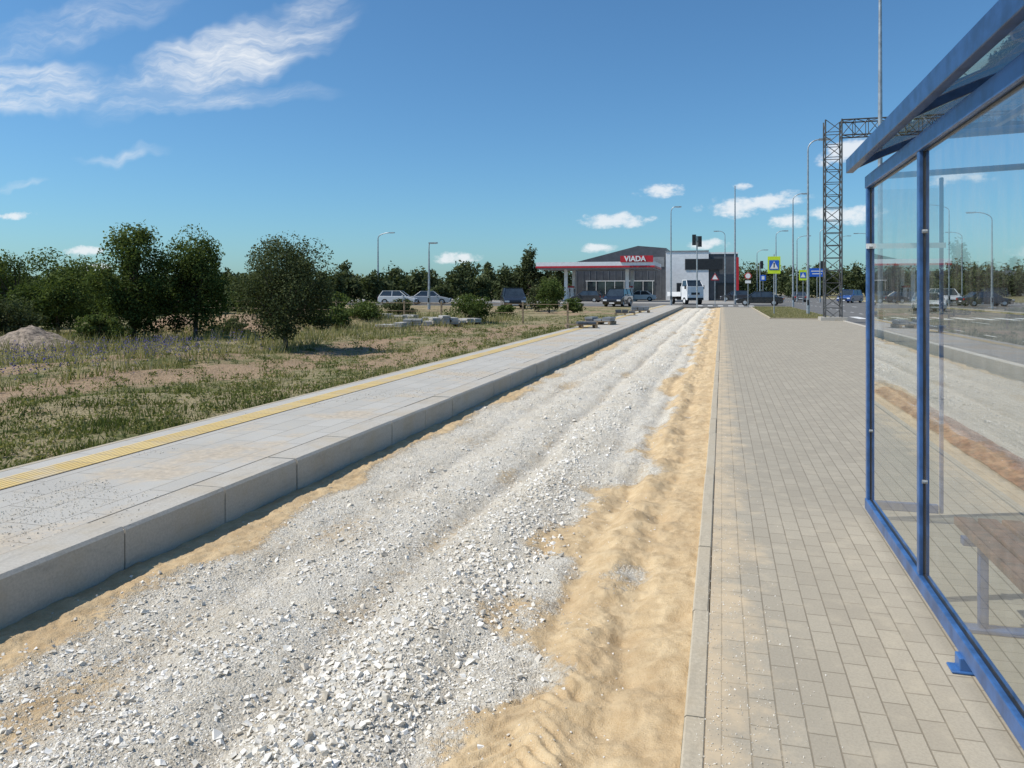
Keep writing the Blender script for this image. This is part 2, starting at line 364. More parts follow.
npmesh('gravel_road',np.stack([TX,TY,TZ],-1).reshape(-1,3),FQ,[MGR],vattr={'sand':sandmask(TX,TY).ravel()},smooth=True)

# ---------- stones (angular crushed rock)
BOX=np.array([(a,b,c) for a in(-1,1) for b in(-1,1) for c in(-1,1)],float)*.62
BOXF=np.array([(0,1,3),(0,3,2),(4,6,7),(4,7,5),(0,4,5),(0,5,1),(2,3,7),(2,7,6),(0,2,6),(0,6,4),(1,5,7),(1,7,3)])
OCT=np.array([(1,0,0),(-1,0,0),(0,1,0),(0,-1,0),(0,0,1),(0,0,-1)],float); OCTF=np.array([(0,2,4),(2,1,4),(1,3,4),(3,0,4),(2,0,5),(1,2,5),(3,1,5),(0,3,5)])
def rotm(n_):
    q=rng.normal(size=(n_,4)); q/=np.linalg.norm(q,axis=1)[:,None]; a,b,c,d=q.T
    return np.stack([np.stack([1-2*(c*c+d*d),2*(b*c-a*d),2*(b*d+a*c)],-1),np.stack([2*(b*c+a*d),1-2*(b*b+d*d),2*(c*d-a*b)],-1),np.stack([2*(b*d-a*c),2*(c*d+a*b),1-2*(b*b+c*c)],-1)],1)
def rocks(pos,rad,base,faces,shade,flat=1.0,jit=.42):
    N_=len(pos); k=len(base)
    v=(base[None]+rng.uniform(-.28,.28,(N_,k,3)))*(1+rng.uniform(-jit,jit,(N_,k,1)))*rng.uniform(.45,1.3,(N_,1,3))
    v=np.einsum('nij,nkj->nki',rotm(N_),v)*rad[:,None,None]
    v[:,:,2]*=flat; v=v+pos[:,None,:]
    f=(faces[None]+(np.arange(N_)*k)[:,None,None]).reshape(-1,3)
    return v.reshape(-1,3),f,np.repeat(shade,len(faces))
def sampY(N_,a,b,p):
    u_=rng.random(N_); return (a**(1-p)+u_*(b**(1-p)-a**(1-p)))**(1/(1-p))
def combine(name,parts,mat):
    V=[];Fa=[];Sh=[];o=0
    for v_,f_,s_ in parts: V.append(v_);Fa.append(f_+o);Sh.append(s_);o+=len(v_)
    npmesh(name,np.concatenate(V),np.concatenate(Fa),[mat],fattr={'shade':np.concatenate(Sh)})
parts=[]
N_=80000; X=rng.uniform(-3.45,-.4,N_); Y=sampY(N_,1.9,22,1.9)
sm=sandmask(X,Y); cl_=fbm(X*3,Y*2,51)
keep=rng.random(N_)<np.clip(1.05-sm*1.25,.05,1)*np.clip((cl_-.2)*1.8,0.15,1); X,Y=X[keep],Y[keep]
R=rng.uniform(.0028,.0070,len(X))*(1+Y*.03)
parts.append(rocks(np.stack([X,Y,th(X,Y)+R*.10],-1),R,OCT,OCTF,np.clip(rng.normal(.5,.24,len(X)),0,1),.7))
N_=36000; Y=sampY(N_,1.9,34,1.75)
ctr=rng.choice([-1.46,-2.22,-2.6,-3.0,-1.2],N_,p=[.56,.20,.09,.07,.08]); X=ctr+rng.normal(0,.20,N_)-.07*np.sin(Y*.55)*.6
sm=sandmask(X,Y); g=fbm(X*2.2,Y*1.8,52); keep=(X>-3.42)&(X<-.3)&(rng.random(N_)<np.clip(1.1-sm,.1,1)*np.clip((g-.32)*2.7,0.05,1)); X,Y=X[keep],Y[keep]
R=(.006+.009*rng.random(len(X))**2.2+.010*(rng.random(len(X))>.965))*(1+Y*.018)
parts.append(rocks(np.stack([X,Y,th(X,Y)+R*.18],-1),R,BOX,BOXF,np.clip(rng.normal(.55,.24,len(X)),0,1),.75,.3))
for (cx_,cy_,sx_,sy_,nn) in ((-1.55,2.75,.22,.45,650),(-1.75,3.5,.16,.5,350),(-1.3,4.6,.15,.6,450)):
    X=cx_+rng.normal(0,sx_,nn); Y=cy_+rng.normal(0,sy_,nn); k=Y>1.9; X,Y=X[k],Y[k]; R=.008+.014*rng.random(len(X))**2
    parts.append(rocks(np.stack([X,Y,th(X,Y)+R*.25],-1),R,BOX,BOXF,np.clip(rng.normal(.58,.24,len(X)),0,1),.85,.3))
combine('crushed_stone_gravel',parts,MSTONE)
N_=12000; X=-4.4+rng.normal(0,.36,N_); Y=sampY(N_,2.2,30,1.5); k=(X>-5.5)&(X<-3.6)&(fbm(Y*.7,X*.7,61)>.50); X,Y=X[k],Y[k]
R=rng.uniform(.0015,.006,len(X))*(1+Y*.03); p1=rocks(np.stack([X,Y,.148+R*.3],-1),R,OCT,OCTF,rng.random(len(X))*.5,.7)
N_=2500; X=-.1+np.abs(rng.normal(0,.18,N_)); Y=sampY(N_,2,14,1.6); R=rng.uniform(.0015,.004,N_); p2=rocks(np.stack([X,Y,R*.4],-1),R,OCT,OCTF,rng.random(N_))
combine('spilled_grit',[p1,p2],MSTONE)

# ---------- pavements etc
def sheet(name,x0,x1,y0,y1,z,mat,th_=.0):
    b=MB()
    if th_>0: b.box(((x0+x1)/2,(y0+y1)/2,z-th_/2),(x1-x0,y1-y0,th_),0)
    else: b.poly([(x0,y0,z),(x1,y0,z),(x1,y1,z),(x0,y1,z)],[(0,1,2,3)])
    return b.build(name,[mat])
sheet('pavement',-.058,6.0,-8,45.5,0,MPAV,.3)
sheet('pavement',-.058,2.55,45.5,75.7,0,MPAV,.3)
b=MB(); y=-8
while y<75: b.box((-.1+random.uniform(-.004,.004),y+.4985,-.145+random.uniform(-.003,.003)),(.08,.994,.30),0,ch=.008); y+=1
b.build('edging_kerb',[MKERB2])
b=MB(); y=-8
while y<75:
    z0=random.uniform(-.004,.004); b.box((-3.68+random.uniform(-.005,.005),y+.497,-.06+z0),(.30,.988,.416),0,ch=.02); y+=1
b.build('platform_kerb',[MKERB])
sheet('bus_platform',-5.56,-3.832,-8,75.5,.145,MPLAT,.35)
b=MB(); b.box((-5.60,33.75,-.02),(.07,83.5,.33),0,ch=.008); b.build('edging_kerb',[MKERB2])
sheet('tactile_strip',-5.36,-5.06,-8,75.5,.151,MTAC)
b=MB(); b.box((6.1,33.8,-.12),(.17,83.6,.28),0,ch=.02); b.build('road_kerb',[MKERB])
b=MB(); b.box((2.6,60.6,-.05),(.09,30,.22),0,ch=.01); b.box((4.3,45.55,-.05),(3.3,.09,.22),0); b.build('island_kerb',[MKERB2])
b=MB(); b.poly([(2.65,45.6,.02),(6.0,45.6,.02),(6.0,75.6,.02),(2.65,75.6,.02)],[(0,1,2,3)]); b.build('grass_island',[MG])
gxs=np.linspace(2.30,2.74,14); gys=np.linspace(-6,13.5,260); A_,B_=np.meshgrid(gxs,gys)
zz=.004+.06*gauss(A_,2.52,.16)*(.3+1.2*fbm(A_*6,B_*4,91)); i_=np.arange(A_.size).reshape(A_.shape)
npmesh('soil_ridge',np.stack([A_+.05*(fbm(B_*2,A_*0,92)-.5),B_,zz],-1).reshape(-1,3),np.stack([i_[:-1,:-1],i_[:-1,1:],i_[1:,1:],i_[1:,:-1]],-1).reshape(-1,4),[MREDSOIL],smooth=True)
sheet('asphalt_road',6.19,20,-60,520,-.12,MAS)
sheet('car_park',20.2,55,58,112,.0,MAS,.1)
b=MB(); b.box((20.1,230,-.1),(.2,580,.3),0); b.build('road_kerb',[MKERB])
b=MB()
for yy_ in np.arange(-20,200,8): b.poly([(12.9,yy_,-.115),(13.05,yy_,-.115),(13.05,yy_+3,-.115),(12.9,yy_+3,-.115)],[(0,1,2,3)])
for yy_ in np.arange(-20,200,4): b.poly([(9.6,yy_,-.115),(9.72,yy_,-.115),(9.72,yy_+1.4,-.115),(9.6,yy_+1.4,-.115)],[(0,1,2,3)])
for i in range(11): x0=6.7+i*1.15; b.poly([(x0,50,-.115),(x0+.55,50,-.115),(x0+.55,54,-.115),(x0,54,-.115)],[(0,1,2,3)])
b.build('road_markings',[MPAINT])
sheet('cross_street',-70,6.2,75.7,92,.0,MAS,.2)
sheet('station_forecourt',-60,6.2,92,150,.03,m_concrete('forecourt_concrete',(.33,.32,.30,1)),.2)
b=MB()
for i in range(6): x0=-2.4+i*1.0; b.poly([(x0,80,.005),(x0+.5,80,.005),(x0+.5,83,.005),(x0,83,.005)],[(0,1,2,3)])
b.build('crossing_markings',[MPAINT])

# ---------- grass
def blades(X,Y,hmin,hmax,w,shade,z=None):
    Z=gh(X,Y)+.075 if z is None else z
    hgt=rng.uniform(hmin,hmax,len(X)); a=rng.uniform(0,2*np.pi,len(X)); ln=rng.uniform(.1,.8,len(X))*hgt; la=rng.uniform(0,2*np.pi,len(X))
    ww=w*(1+Y*.05)
    p0=np.stack([X-np.cos(a)*ww,Y-np.sin(a)*ww,Z],-1);p1=np.stack([X+np.cos(a)*ww,Y+np.sin(a)*ww,Z],-1);p2=np.stack([X+np.cos(la)*ln,Y+np.sin(la)*ln,Z+hgt],-1)
    V=np.stack([p0,p1,p2],1).reshape(-1,3); Fa=np.arange(len(X)*3).reshape(-1,3)
    return V,Fa,shade
N_=240000; Y=sampY(N_,3.0,45,1.35); X=-5.70-rng.random(N_)**1.15*13
c=fbm(X*1.6,Y*1.6,71); c2=fbm(X*5,Y*5,74,2); s_=soilmask(X,Y); keep=(rng.random(N_)<np.clip((c-.33)*3.2,0.02,1)*np.clip((c2-.26)*2.8,0.04,1)*np.clip(1.10-s_*1.35,0.03,1)); X,Y,c=X[keep],Y[keep],c[keep]
dryn=fbm(X*.5,Y*.5,72); near=np.clip((-X-7.4)/4,0,1)
sh=np.clip(rng.normal(.38,.21,len(X))+(dryn-.5)*1.2+near*.28,0,1)
A=blades(X,Y,.02,.12,.006,sh)
N_=34000; Y=sampY(N_,8,42,1.2); X=-10.2-rng.random(N_)*11; c=fbm(X*.9,Y*.9,73); keep=(c>.45); X,Y=X[keep],Y[keep]
Bb=blades(X,Y,.12,.45,.006,np.clip(rng.normal(.62,.24,len(X)),0,1))
combine('meadow_grass',[A,Bb],MGRASS)
X=rng.uniform(2.7,5.95,30000); Y=sampY(30000,45.7,75,1.5); combine('island_grass',[blades(X,Y,.04,.12,.006,np.clip(rng.normal(.66,.2,len(X)),0,1),z=.02+0*X)],MGRASS)
V=[];Fa=[];Sh=[];o=0
Nw=1400; Yc=sampY(Nw,5,32,1.25); Xc=-5.85-rng.random(Nw)**1.4*11
for xc,yc in zip(Xc,Yc):
    k=26; a=rng.uniform(0,2*np.pi,k); r=rng.random(k)*rng.uniform(.05,.24); hx=xc+np.cos(a)*r;hy=yc+np.sin(a)*r
    hz=gh(hx,hy)+.08+rng.uniform(0,.18,k)*rng.random(); s=rng.uniform(.008,.024,(k,1))*(1+yc*.02); n1=rng.normal(size=(k,3)); n1/=np.linalg.norm(n1,axis=1)[:,None]; n2=np.cross(n1,rng.normal(size=(k,3))); n2/=np.linalg.norm(n2,axis=1)[:,None]
    P_=np.stack([hx,hy,hz],-1); V.append(np.stack([P_-n1*s,P_+n2*s*.5,P_+n1*s,P_-n2*s*.5],1).reshape(-1,3)); Fa.append(np.arange(k*4).reshape(-1,4)+o); o+=k*4; Sh.append(np.clip(rng.normal(.20+.42*rng.random(),.13,k),0,1))
npmesh('low_weeds',np.concatenate(V),np.concatenate(Fa),[MGRASS],fattr={'shade':np.concatenate(Sh)})
pp=[]
for (px,d,nn) in ((45,13.5,50),(165,16.5,90),(20,15,40),(235,19.5,20),(95,17,30),(155,17.5,50)):
    cx,cy=place(px,d)
    X=cx+rng.normal(0,.6,nn);Y=cy+rng.normal(0,.5,nn)
    for j in range(7):
        hx=X+rng.normal(0,.03,nn);hy=Y+rng.normal(0,.03,nn);hz=gh(X,Y)+.15+rng.uniform(.05,.36,nn)
        R=rng.uniform(.008,.015,nn); pp.append(rocks(np.stack([hx,hy,hz],-1),R,OCT,OCTF,rng.random(nn)))
combine('purple_wildflowers',pp,MFLOW)

# ---------- trees
def crown(center,rad,nclump,nleaf,leaf,seed,cs=.42,pinch=0.0,low=-.9):
    r_=np.random.default_rng(seed)
    c=r_.normal(size=(nclump*3,3)); c/=np.linalg.norm(c,axis=1)[:,None]; c*= (r_.random((len(c),1))**.4)
    c=c[c[:,2]>low][:nclump]
    if pinch>0: c[:,:2]*=(1-pinch*np.clip((c[:,2:3]+.6)/1.6,0,1))
    cr=cs*r_.uniform(.5,1.3,len(c)); sizes=r_.integers(0,len(c),nleaf)
    d=r_.normal(size=(nleaf,3)); d/=np.linalg.norm(d,axis=1)[:,None]
    rr=r_.random((nleaf,1))**.45
    p=c[sizes]*(1-cs*.4)+d*rr*cr[sizes][:,None]*np.array([1,1,.8])
    P_=np.array(center)+p*np.array(rad)
    nrm=d*.6+r_.normal(size=(nleaf,3))*.7+np.array([0,0,.35]); nrm/=np.linalg.norm(nrm,axis=1)[:,None]
    a=np.cross(nrm,r_.normal(size=(nleaf,3))); a/=np.linalg.norm(a,axis=1)[:,None]; b_=np.cross(nrm,a)
    s=leaf*r_.uniform(.5,1.3,(nleaf,1))
    V=np.stack([P_-a*s,P_+b_*s*.55,P_+a*s,P_-b_*s*.55],1).reshape(-1,3)
    base=r_.random(len(c))
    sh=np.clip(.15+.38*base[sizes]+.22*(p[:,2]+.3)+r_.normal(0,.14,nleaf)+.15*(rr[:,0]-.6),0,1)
    return V,np.arange(nleaf*4).reshape(-1,4),sh,np.array(center)+c*(1-cs*.4)*np.array(rad)
def make_tree(name,x,y,h,w,seed,nleaf=7000,leaf=.06,mat=None,trunk=.25,nclump=34,pinch=.15,cs=.4,z0=0.0,depth=None):
    e=empty(name,(x,y,z0)); cz=h*(1+trunk)/2; rz=h*(1-trunk)/2
    V,Fa,sh,cl=crown((0,0,cz),(w/2,(depth or w)/2,rz),nclump,nleaf,leaf,seed,cs,pinch)
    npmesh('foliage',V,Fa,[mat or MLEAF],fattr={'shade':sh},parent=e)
    b=MB(); tr=max(.04,h*.022); r_=random.Random(seed)
    pts=[Vector((0,0,-.2)),Vector((r_.uniform(-.05,.05)*h*.3,0,h*.3)),Vector((r_.uniform(-.05,.05)*h,0,h*.6)),Vector((0,0,h*.85))]
    for i in range(3): b.tube(pts[i],pts[i+1],tr*(1-.28*i),tr*(1-.28*(i+1)),8)
    for c_ in cl[::2]:
        t=r_.uniform(.15,.6); s0=pts[1]*(1-t)+pts[2]*t if t>.3 else pts[0]*.2+pts[1]*.8
        mid=(s0+Vector(c_))/2+Vector((0,0,-.04*h)); b.tube(s0,mid,tr*.42,tr*.28,5); b.tube(mid,c_,tr*.28,tr*.1,5)
    b.build('trunk_and_limbs',[MBARK],parent=e)
    return e
def T(name,px,d,ytop,wpx,seed,**k):
    X,Y=place(px,d); h=1.6+(290-ytop)*d/F; make_tree(name,X,Y,h,wpx*d/F,seed,**k)
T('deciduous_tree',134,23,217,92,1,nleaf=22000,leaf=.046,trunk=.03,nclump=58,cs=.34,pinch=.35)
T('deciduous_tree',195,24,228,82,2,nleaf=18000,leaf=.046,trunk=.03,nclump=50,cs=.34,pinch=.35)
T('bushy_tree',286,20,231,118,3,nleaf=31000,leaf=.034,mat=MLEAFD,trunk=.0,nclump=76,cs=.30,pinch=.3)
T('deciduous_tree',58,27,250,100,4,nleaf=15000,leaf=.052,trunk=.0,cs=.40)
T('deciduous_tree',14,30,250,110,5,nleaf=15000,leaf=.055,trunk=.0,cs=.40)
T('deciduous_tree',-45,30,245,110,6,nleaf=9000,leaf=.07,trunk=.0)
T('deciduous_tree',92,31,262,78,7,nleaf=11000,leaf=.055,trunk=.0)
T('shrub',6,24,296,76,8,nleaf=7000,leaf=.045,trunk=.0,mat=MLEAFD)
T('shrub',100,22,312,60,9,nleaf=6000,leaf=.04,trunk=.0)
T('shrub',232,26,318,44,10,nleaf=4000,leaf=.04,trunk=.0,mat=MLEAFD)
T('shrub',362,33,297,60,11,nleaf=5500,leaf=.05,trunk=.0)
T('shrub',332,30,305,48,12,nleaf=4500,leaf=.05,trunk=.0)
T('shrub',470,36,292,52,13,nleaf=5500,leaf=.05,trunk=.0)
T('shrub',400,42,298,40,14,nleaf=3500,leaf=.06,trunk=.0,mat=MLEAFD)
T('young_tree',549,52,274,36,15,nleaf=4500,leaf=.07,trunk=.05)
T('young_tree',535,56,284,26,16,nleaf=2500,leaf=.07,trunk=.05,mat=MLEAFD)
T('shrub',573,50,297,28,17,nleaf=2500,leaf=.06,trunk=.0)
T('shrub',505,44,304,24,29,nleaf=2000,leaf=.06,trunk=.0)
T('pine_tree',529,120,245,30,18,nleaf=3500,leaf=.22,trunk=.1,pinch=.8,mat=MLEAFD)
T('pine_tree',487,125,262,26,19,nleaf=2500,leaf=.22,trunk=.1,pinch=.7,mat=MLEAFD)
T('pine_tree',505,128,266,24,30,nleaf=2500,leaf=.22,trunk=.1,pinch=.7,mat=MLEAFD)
def belt(name,items,mat,nl=900):
    V=[];Fa=[];Sh=[];o=0
    for i,(X,Y,h,w) in enumerate(items):
        v_,f_,s_,_=crown((X,Y,h*.48),(w/2,w/2,h*.54),14,nl,.012*math.hypot(X,Y)**.65*.9+.05,100+i,.5,.35)
        V.append(v_);Fa.append(f_+o);Sh.append(s_);o+=len(v_)
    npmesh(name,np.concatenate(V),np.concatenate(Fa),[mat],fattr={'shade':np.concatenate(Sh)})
it=[]
rr=random.Random(5)
for k in range(120):
    px=-160+k*6.1+rr.uniform(-4,4); d=rr.uniform(85,120)+(30 if px>480 else 0); X,Y=place(px,d)
    yt=rr.uniform(266,281)-(8 if rr.random()<.2 else 0); h=1.6+(290-yt)*d/F; it.append((X,Y,h,rr.uniform(2.5,5)*1.1))
belt('distant_tree_line',it,MLEAFD,800)
it=[]
for k in range(60):
    px=-120+k*9+rr.uniform(-5,5); d=rr.uniform(45,62)
    if px>345: continue
    X,Y=place(px,d); yt=rr.uniform(282,294); h=1.6+(290-yt)*d/F; it.append((X,Y,h,rr.uniform(2,4)))
belt('shrub_row',it,MLEAF,800)
it=[]
for k in range(95):
    px=715+k*5+rr.uniform(-5,5); d=rr.uniform(170,230); X,Y=place(px,d); yt=rr.uniform(258,276); it.append((X,Y,1.6+(290-yt)*d/F,rr.uniform(5,9)))
belt('distant_tree_line',it,MLEAFD,700)
it=[]
for k in range(40):
    X=rr.uniform(32,60); Y=rr.uniform(-5,55); it.append((X,Y,rr.uniform(2,4),rr.uniform(3,6)))
belt('roadside_trees',it,MLEAF,700)

def pile(name,px,d,hh,wx,wy,mat,seed):
    X,Y=place(px,d); g=np.linspace(-1,1,60); A_,B_=np.meshgrid(g,g); r=np.sqrt(A_**2+B_**2)
    z_=np.clip(1-r,0,1)**.8*hh*(.7+.6*fbm(A_*2+9,B_*2,seed))+(fbm(A_*9,B_*9,seed+1)-.5)*.12*np.clip(1-r,0,1)-.05*(r>.98)
    i_=np.arange(3600).reshape(60,60); Fq=np.stack([i_[:-1,:-1],i_[:-1,1:],i_[1:,1:],i_[1:,:-1]],-1).reshape(-1,4)
    npmesh(name,np.stack([X+A_*wx,Y+B_*wy,z_+gh(X+A_*wx,Y+B_*wy)],-1).reshape(-1,3),Fq,[mat],smooth=True)
pile('rubble_pile',32,20,.6,1.5,1.1,MPILE,81); pile('soil_mound',172,29,.65,1.3,1.0,MSOIL,82); pile('soil_mound',250,27,.35,1.6,1.0,MSOIL,83)
pile('soil_mound',345,34,.4,2.2,1.0,MSOIL,84)

# ---------- bus shelter
e=empty('bus_shelter',(0,0,0)); b=MB(); XW=1.0; YE=5.92
posts=[YE,4.43,2.90,1.45,-.04,-1.53]
for py in posts:
    b.box((XW,py,1.225),(.05,.05,2.33)); b.tube((XW,py,2.39),(XW+1.6,py,2.45),.022)
for py in posts[3::2]: b.box((XW+1.6,py,1.225),(.05,.05,2.45))
L=posts[0]-posts[-1]
b.box((XW,(posts[0]+posts[-1])/2,.10),(.060,L+.06,.075)); b.box((XW,(posts[0]+posts[-1])/2,2.355),(.060,L+.06,.085)); b.box((XW+1.6,(posts[0]+posts[-1])/2,2.42),(.06,L+.06,.07))
for py in (3.66,.8): b.box((XW-.02,py,.033),(.05,.07,.066),0); b.box((XW-.03,py,.006),(.09,.09,.012),0)
b.box((XW+.23,YE,.10),(.40,.04,.06)); b.box((XW+.45,YE,1.22),(.025,.025,2.3))
b.build('frame',[MBLUE],parent=e,bevel=.006)
b=MB()
for a_,c_ in zip(posts[:-1],posts[1:]): b.poly([(XW,c_+.02,.13),(XW,a_-.02,.13),(XW,a_-.02,2.325),(XW,c_+.02,2.325)],[(3,2,1,0)])
b.poly([(XW+.03,YE,.14),(XW+.43,YE,.14),(XW+.43,YE,2.3),(XW+.03,YE,2.3)],[(0,1,2,3)])
b.build('glass_panes',[MGLASS],parent=e)
b=MB(); b.box((XW+.22,YE-.03,1.905),(.50,.012,.035)); b.build('canopy_reflection_bar',[MWHITE],parent=e)  # added white bar, stands in for the canopy's reflection in the glass
b=MB()
for a_,c_ in zip(posts[:-1],posts[1:]):
    for s_ in (1,-1):
        py=a_ if s_<0 else c_; y0=py+s_*.029
        b.box((XW,y0,1.23),(.012,.008,2.19))
    for z_ in(.142,2.309): b.box((XW,(a_+c_)/2,z_),(.012,a_-c_-.07,.008))
b.build('glazing_gaskets',[MDARK],parent=e)
b=MB()
for a_,c_ in zip(posts[:-1],posts[1:]):
    for py in (a_-.035,c_+.035):
        for z_ in (.62,1.9): b.tube((XW-.012,py,z_),(XW+.012,py,z_),.010,None,10)
b.build('pane_clamps',[MGALV],parent=e)
def arc(t):
    xx=.90+t*1.85; return xx,2.47+.30*math.sin(math.pi*(t*.92+.04))
K=16; ya,yb=6.12,-1.8
b=MB(); vs=[]; 
for i in range(K+1):
    xx,zz=arc(i/K); vs+=[(xx,ya,zz),(xx,yb,zz)]
b.poly(vs,[(2*i,2*i+1,2*i+3,2*i+2) for i in range(K)],0,True); b.build('roof_panels',[MROOF],parent=e)
b=MB()
for py in [ya]+posts[1:]+[yb]:
    pts=[Vector((arc(i/K)[0],py,arc(i/K)[1]-.02)) for i in range(K+1)]
    for p,q in zip(pts[:-1],pts[1:]):
        m_=(p+q)/2; ang=math.atan2(q.z-p.z,q.x-p.x); b.box(m_,((q-p).length+.01,.05,.05),0,M=Matrix.Rotation(-ang,3,'Y'))
for t in (0,1):
    xx,zz=arc(t); b.box((xx,(ya+yb)/2,zz-.005),(.05,ya-yb+.05,.10))
for t in (.25,.5,.75):
    xx,zz=arc(t); b.box((xx,(ya+yb)/2,zz-.03),(.04,ya-yb-.06,.035))
b.build('roof_frame',[MBLUED],parent=e,bevel=.005)
b=MB()
for i in range(4): b.box((1.15+i*.105,2.65,.46),(.085,3.3,.04),0)
for py in (4.1,2.65,1.2):
    b.box((1.30,py,.42),(.42,.05,.04),1); b.box((1.18,py,.21),(.04,.04,.40),1); b.box((1.43,py,.21),(.04,.04,.40),1); b.box((1.30,py,.012),(.4,.08,.02),1)
b.build('bench',[MWOOD,MBLUE],parent=e,bevel=.006)

# ---------- gantry
b=MB()
def lattice(b,p0,p1,w,step,r):
    p0=Vector(p0);p1=Vector(p1); d=(p1-p0); L=d.length; d.normalize()
    a=Vector((0,1,0)) if abs(d.y)<.5 else Vector((1,0,0)); c=d.cross(a).normalized()
    cs=[a*sx*w/2+c*sy*w/2 for sx,sy in((-1,-1),(1,-1),(1,1),(-1,1))]
    for o in cs: b.tube(p0+o,p1+o,r*1.4,None,6)
    k=int(L/step)
    for i in range(k):
        q0=p0+d*(L*i/k); q1=p0+d*(L*(i+1)/k)
        for j in range(4):
            o1,o2=cs[j],cs[(j+1)%4]
            if i%2: o1,o2=o2,o1
            b.tube(q0+o1,q1+o2,r*.8,None,5,cap=False); b.tube(q0+o1,q0+o2,r*.8,None,5,cap=False)
GXp,GYp=5.62,44.0
lattice(b,(GXp,GYp,0),(GXp,GYp,10.5),.8,.62,.026); lattice(b,(21,GYp,-.1),(21,GYp,10.5),.8,.62,.026)
lattice(b,(GXp+.4,GYp,10.05),(20.6,GYp,10.05),.8,.62,.026)
b.box((GXp,GYp,.08),(1.3,1.3,.2),1); b.box((21,GYp,.0),(1.3,1.3,.3),1)
b.build('lattice_gantry',[simple('weathered_steel_lattice',(.10,.10,.098,1),.6,.2,4,metal=.3),MKERB])

# ---------- lamps
def lamp(X,Y,h,ax=1,al=1.6,r=.09,double=False,straight=False,zb=0):
    b=MB(); b.tube((0,0,0),(0,0,h*.55),r,r*.8,10); b.tube((0,0,h*.55),(0,0,h-.6 if not straight else h),r*.8,r*.5,10); b.tube((0,0,0),(0,0,1.1),r*1.25,r*1.2,10); b.box((0,-r*1.2,.8),(.12,.03,.35),1)
    if not straight:
        for s in ([ax,-ax] if double else [ax]):
            pts=[Vector((s*al*(1-math.cos(t)),0,h-.6+.6*math.sin(t))) for t in np.linspace(0,math.pi/2,7)]
            b.path(pts,r*.42,8); q=pts[-1]
            b.box((q.x+s*.3,0,q.z),(.7,.26,.09),0); b.box((q.x+s*.34,0,q.z-.055),(.5,.2,.03),2)
    return b.build('street_lamp',[MGALV,MDARK,MLAMPG],loc=(X,Y,zb))
def LP(px,d,ytop,**k):
    X,Y=place(px,d); return lamp(X,Y,1.6+(290-ytop)*d/F,**k)
lamp(4.75,26.4,12.5,ax=1,r=.085)
LP(808,50,140,al=.7); LP(793,75,194,al=.8); LP(776,97,231,al=.8); LP(735,86,186,straight=True,r=.11); LP(725,103,231,al=.8,ax=-1)
LP(671,80,207,al=.4,r=.09); LP(378,90,233,al=1.4,r=.12); LP(429,62,243,al=.05,r=.10)
LP(797,110,236,al=1.2); LP(840,140,236,al=1.2); LP(757,120,250,al=1.0); LP(820,100,228,al=1.2)
LP(992,62,212,al=1.2,ax=-1); LP(962,95,232,al=1.2,ax=-1)
for yy_ in (15,85,125): lamp(21.5,yy_,10,ax=-1,al=2)
def sign_pole(name,px,d,parts,htop,r=.035):
    X,Y=place(px,d); b=MB(); b.tube((0,0,0),(0,0,htop),r,None,10)
    for (shape,z,w,h_,mt,yo) in parts:
        if shape=='box': b.box((0,-.05-yo,z),(w,.02,h_),mt)
        if shape=='tri': b.poly([(-w/2,-.065-yo,z-h_/2),(w/2,-.065-yo,z-h_/2),(0,-.065-yo,z+h_/2)],[(0,1,2)],mt)
        if shape=='disc': b.tube((0,-.05-yo,z),(0,-.07-yo,z),w/2,None,20,mt)
    return b.build(name,[MGALV,MYG,MSB,MWHITE,MRED,MDARK],loc=(X,Y,0))
sign_pole('pedestrian_crossing_sign',774,50,[('box',3.2,.78,1.1,1,0),('box',3.2,.60,.62,2,.015),('tri',3.2,.5,.48,3,.02),('box',3.15,.07,.22,5,.03),('disc',3.30,.09,0,5,.025)],3.9)
sign_pole('pedestrian_crossing_sign',803,84,[('box',3.2,.8,1.1,1,0),('box',3.2,.6,.62,2,.015),('tri',3.2,.5,.48,3,.02)],3.9)
sign_pole('traffic_sign',748,72,[('disc',2.9,.62,0,4,0),('disc',2.9,.46,0,3,.01),('box',2.35,.5,.25,3,0)],3.3)
sign_pole('traffic_sign',763,90,[('box',3.0,.65,.65,2,0),('box',3.0,.3,.4,3,.01)],3.4)
sign_pole('direction_sign',817,120,[('box',4.3,2.2,1.3,2,0),('box',4.5,1.7,.14,3,.01),('box',4.1,1.4,.14,3,.01)],5.0,.06)
sign_pole('traffic_sign',715,76,[('tri',2.9,.8,.7,4,0),('tri',2.88,.55,.48,3,.012)],3.3)
MAMB=simple('amber_off',(.1,.05,.01,1),.3); MGRN=simple('green_off',(.01,.08,.04,1),.3)
def signal(px,d,ytop,sides=((.35,-.25),(.5,.25))):
    X,Y=place(px,d); h=1.6+(290-ytop)*d/F; b=MB(); b.tube((0,0,0),(0,0,h),.07,.06,10)
    for dz,x_ in sides:
        z_=h-dz
        b.box((x_,-.05,z_),(.34,.28,.95),1)
        for k,mt in enumerate((2,3,4)): b.tube((x_,-.19,z_+.3-.3*k),(x_,-.25,z_+.3-.3*k),.11,.12,12,1); b.tube((x_,-.2,z_+.3-.3*k),(x_,-.21,z_+.3-.3*k),.09,None,12,mt)
        b.tube((0,0,z_),(x_,0,z_),.03,None,6)
    return b.build('traffic_signal',[MGALV,MDARK,MRED,MAMB,MGRN],loc=(X,Y,0))
signal(697,70,236); signal(824,96,262,((.35,-.2),)); signal(760,95,262,((.35,.2),))

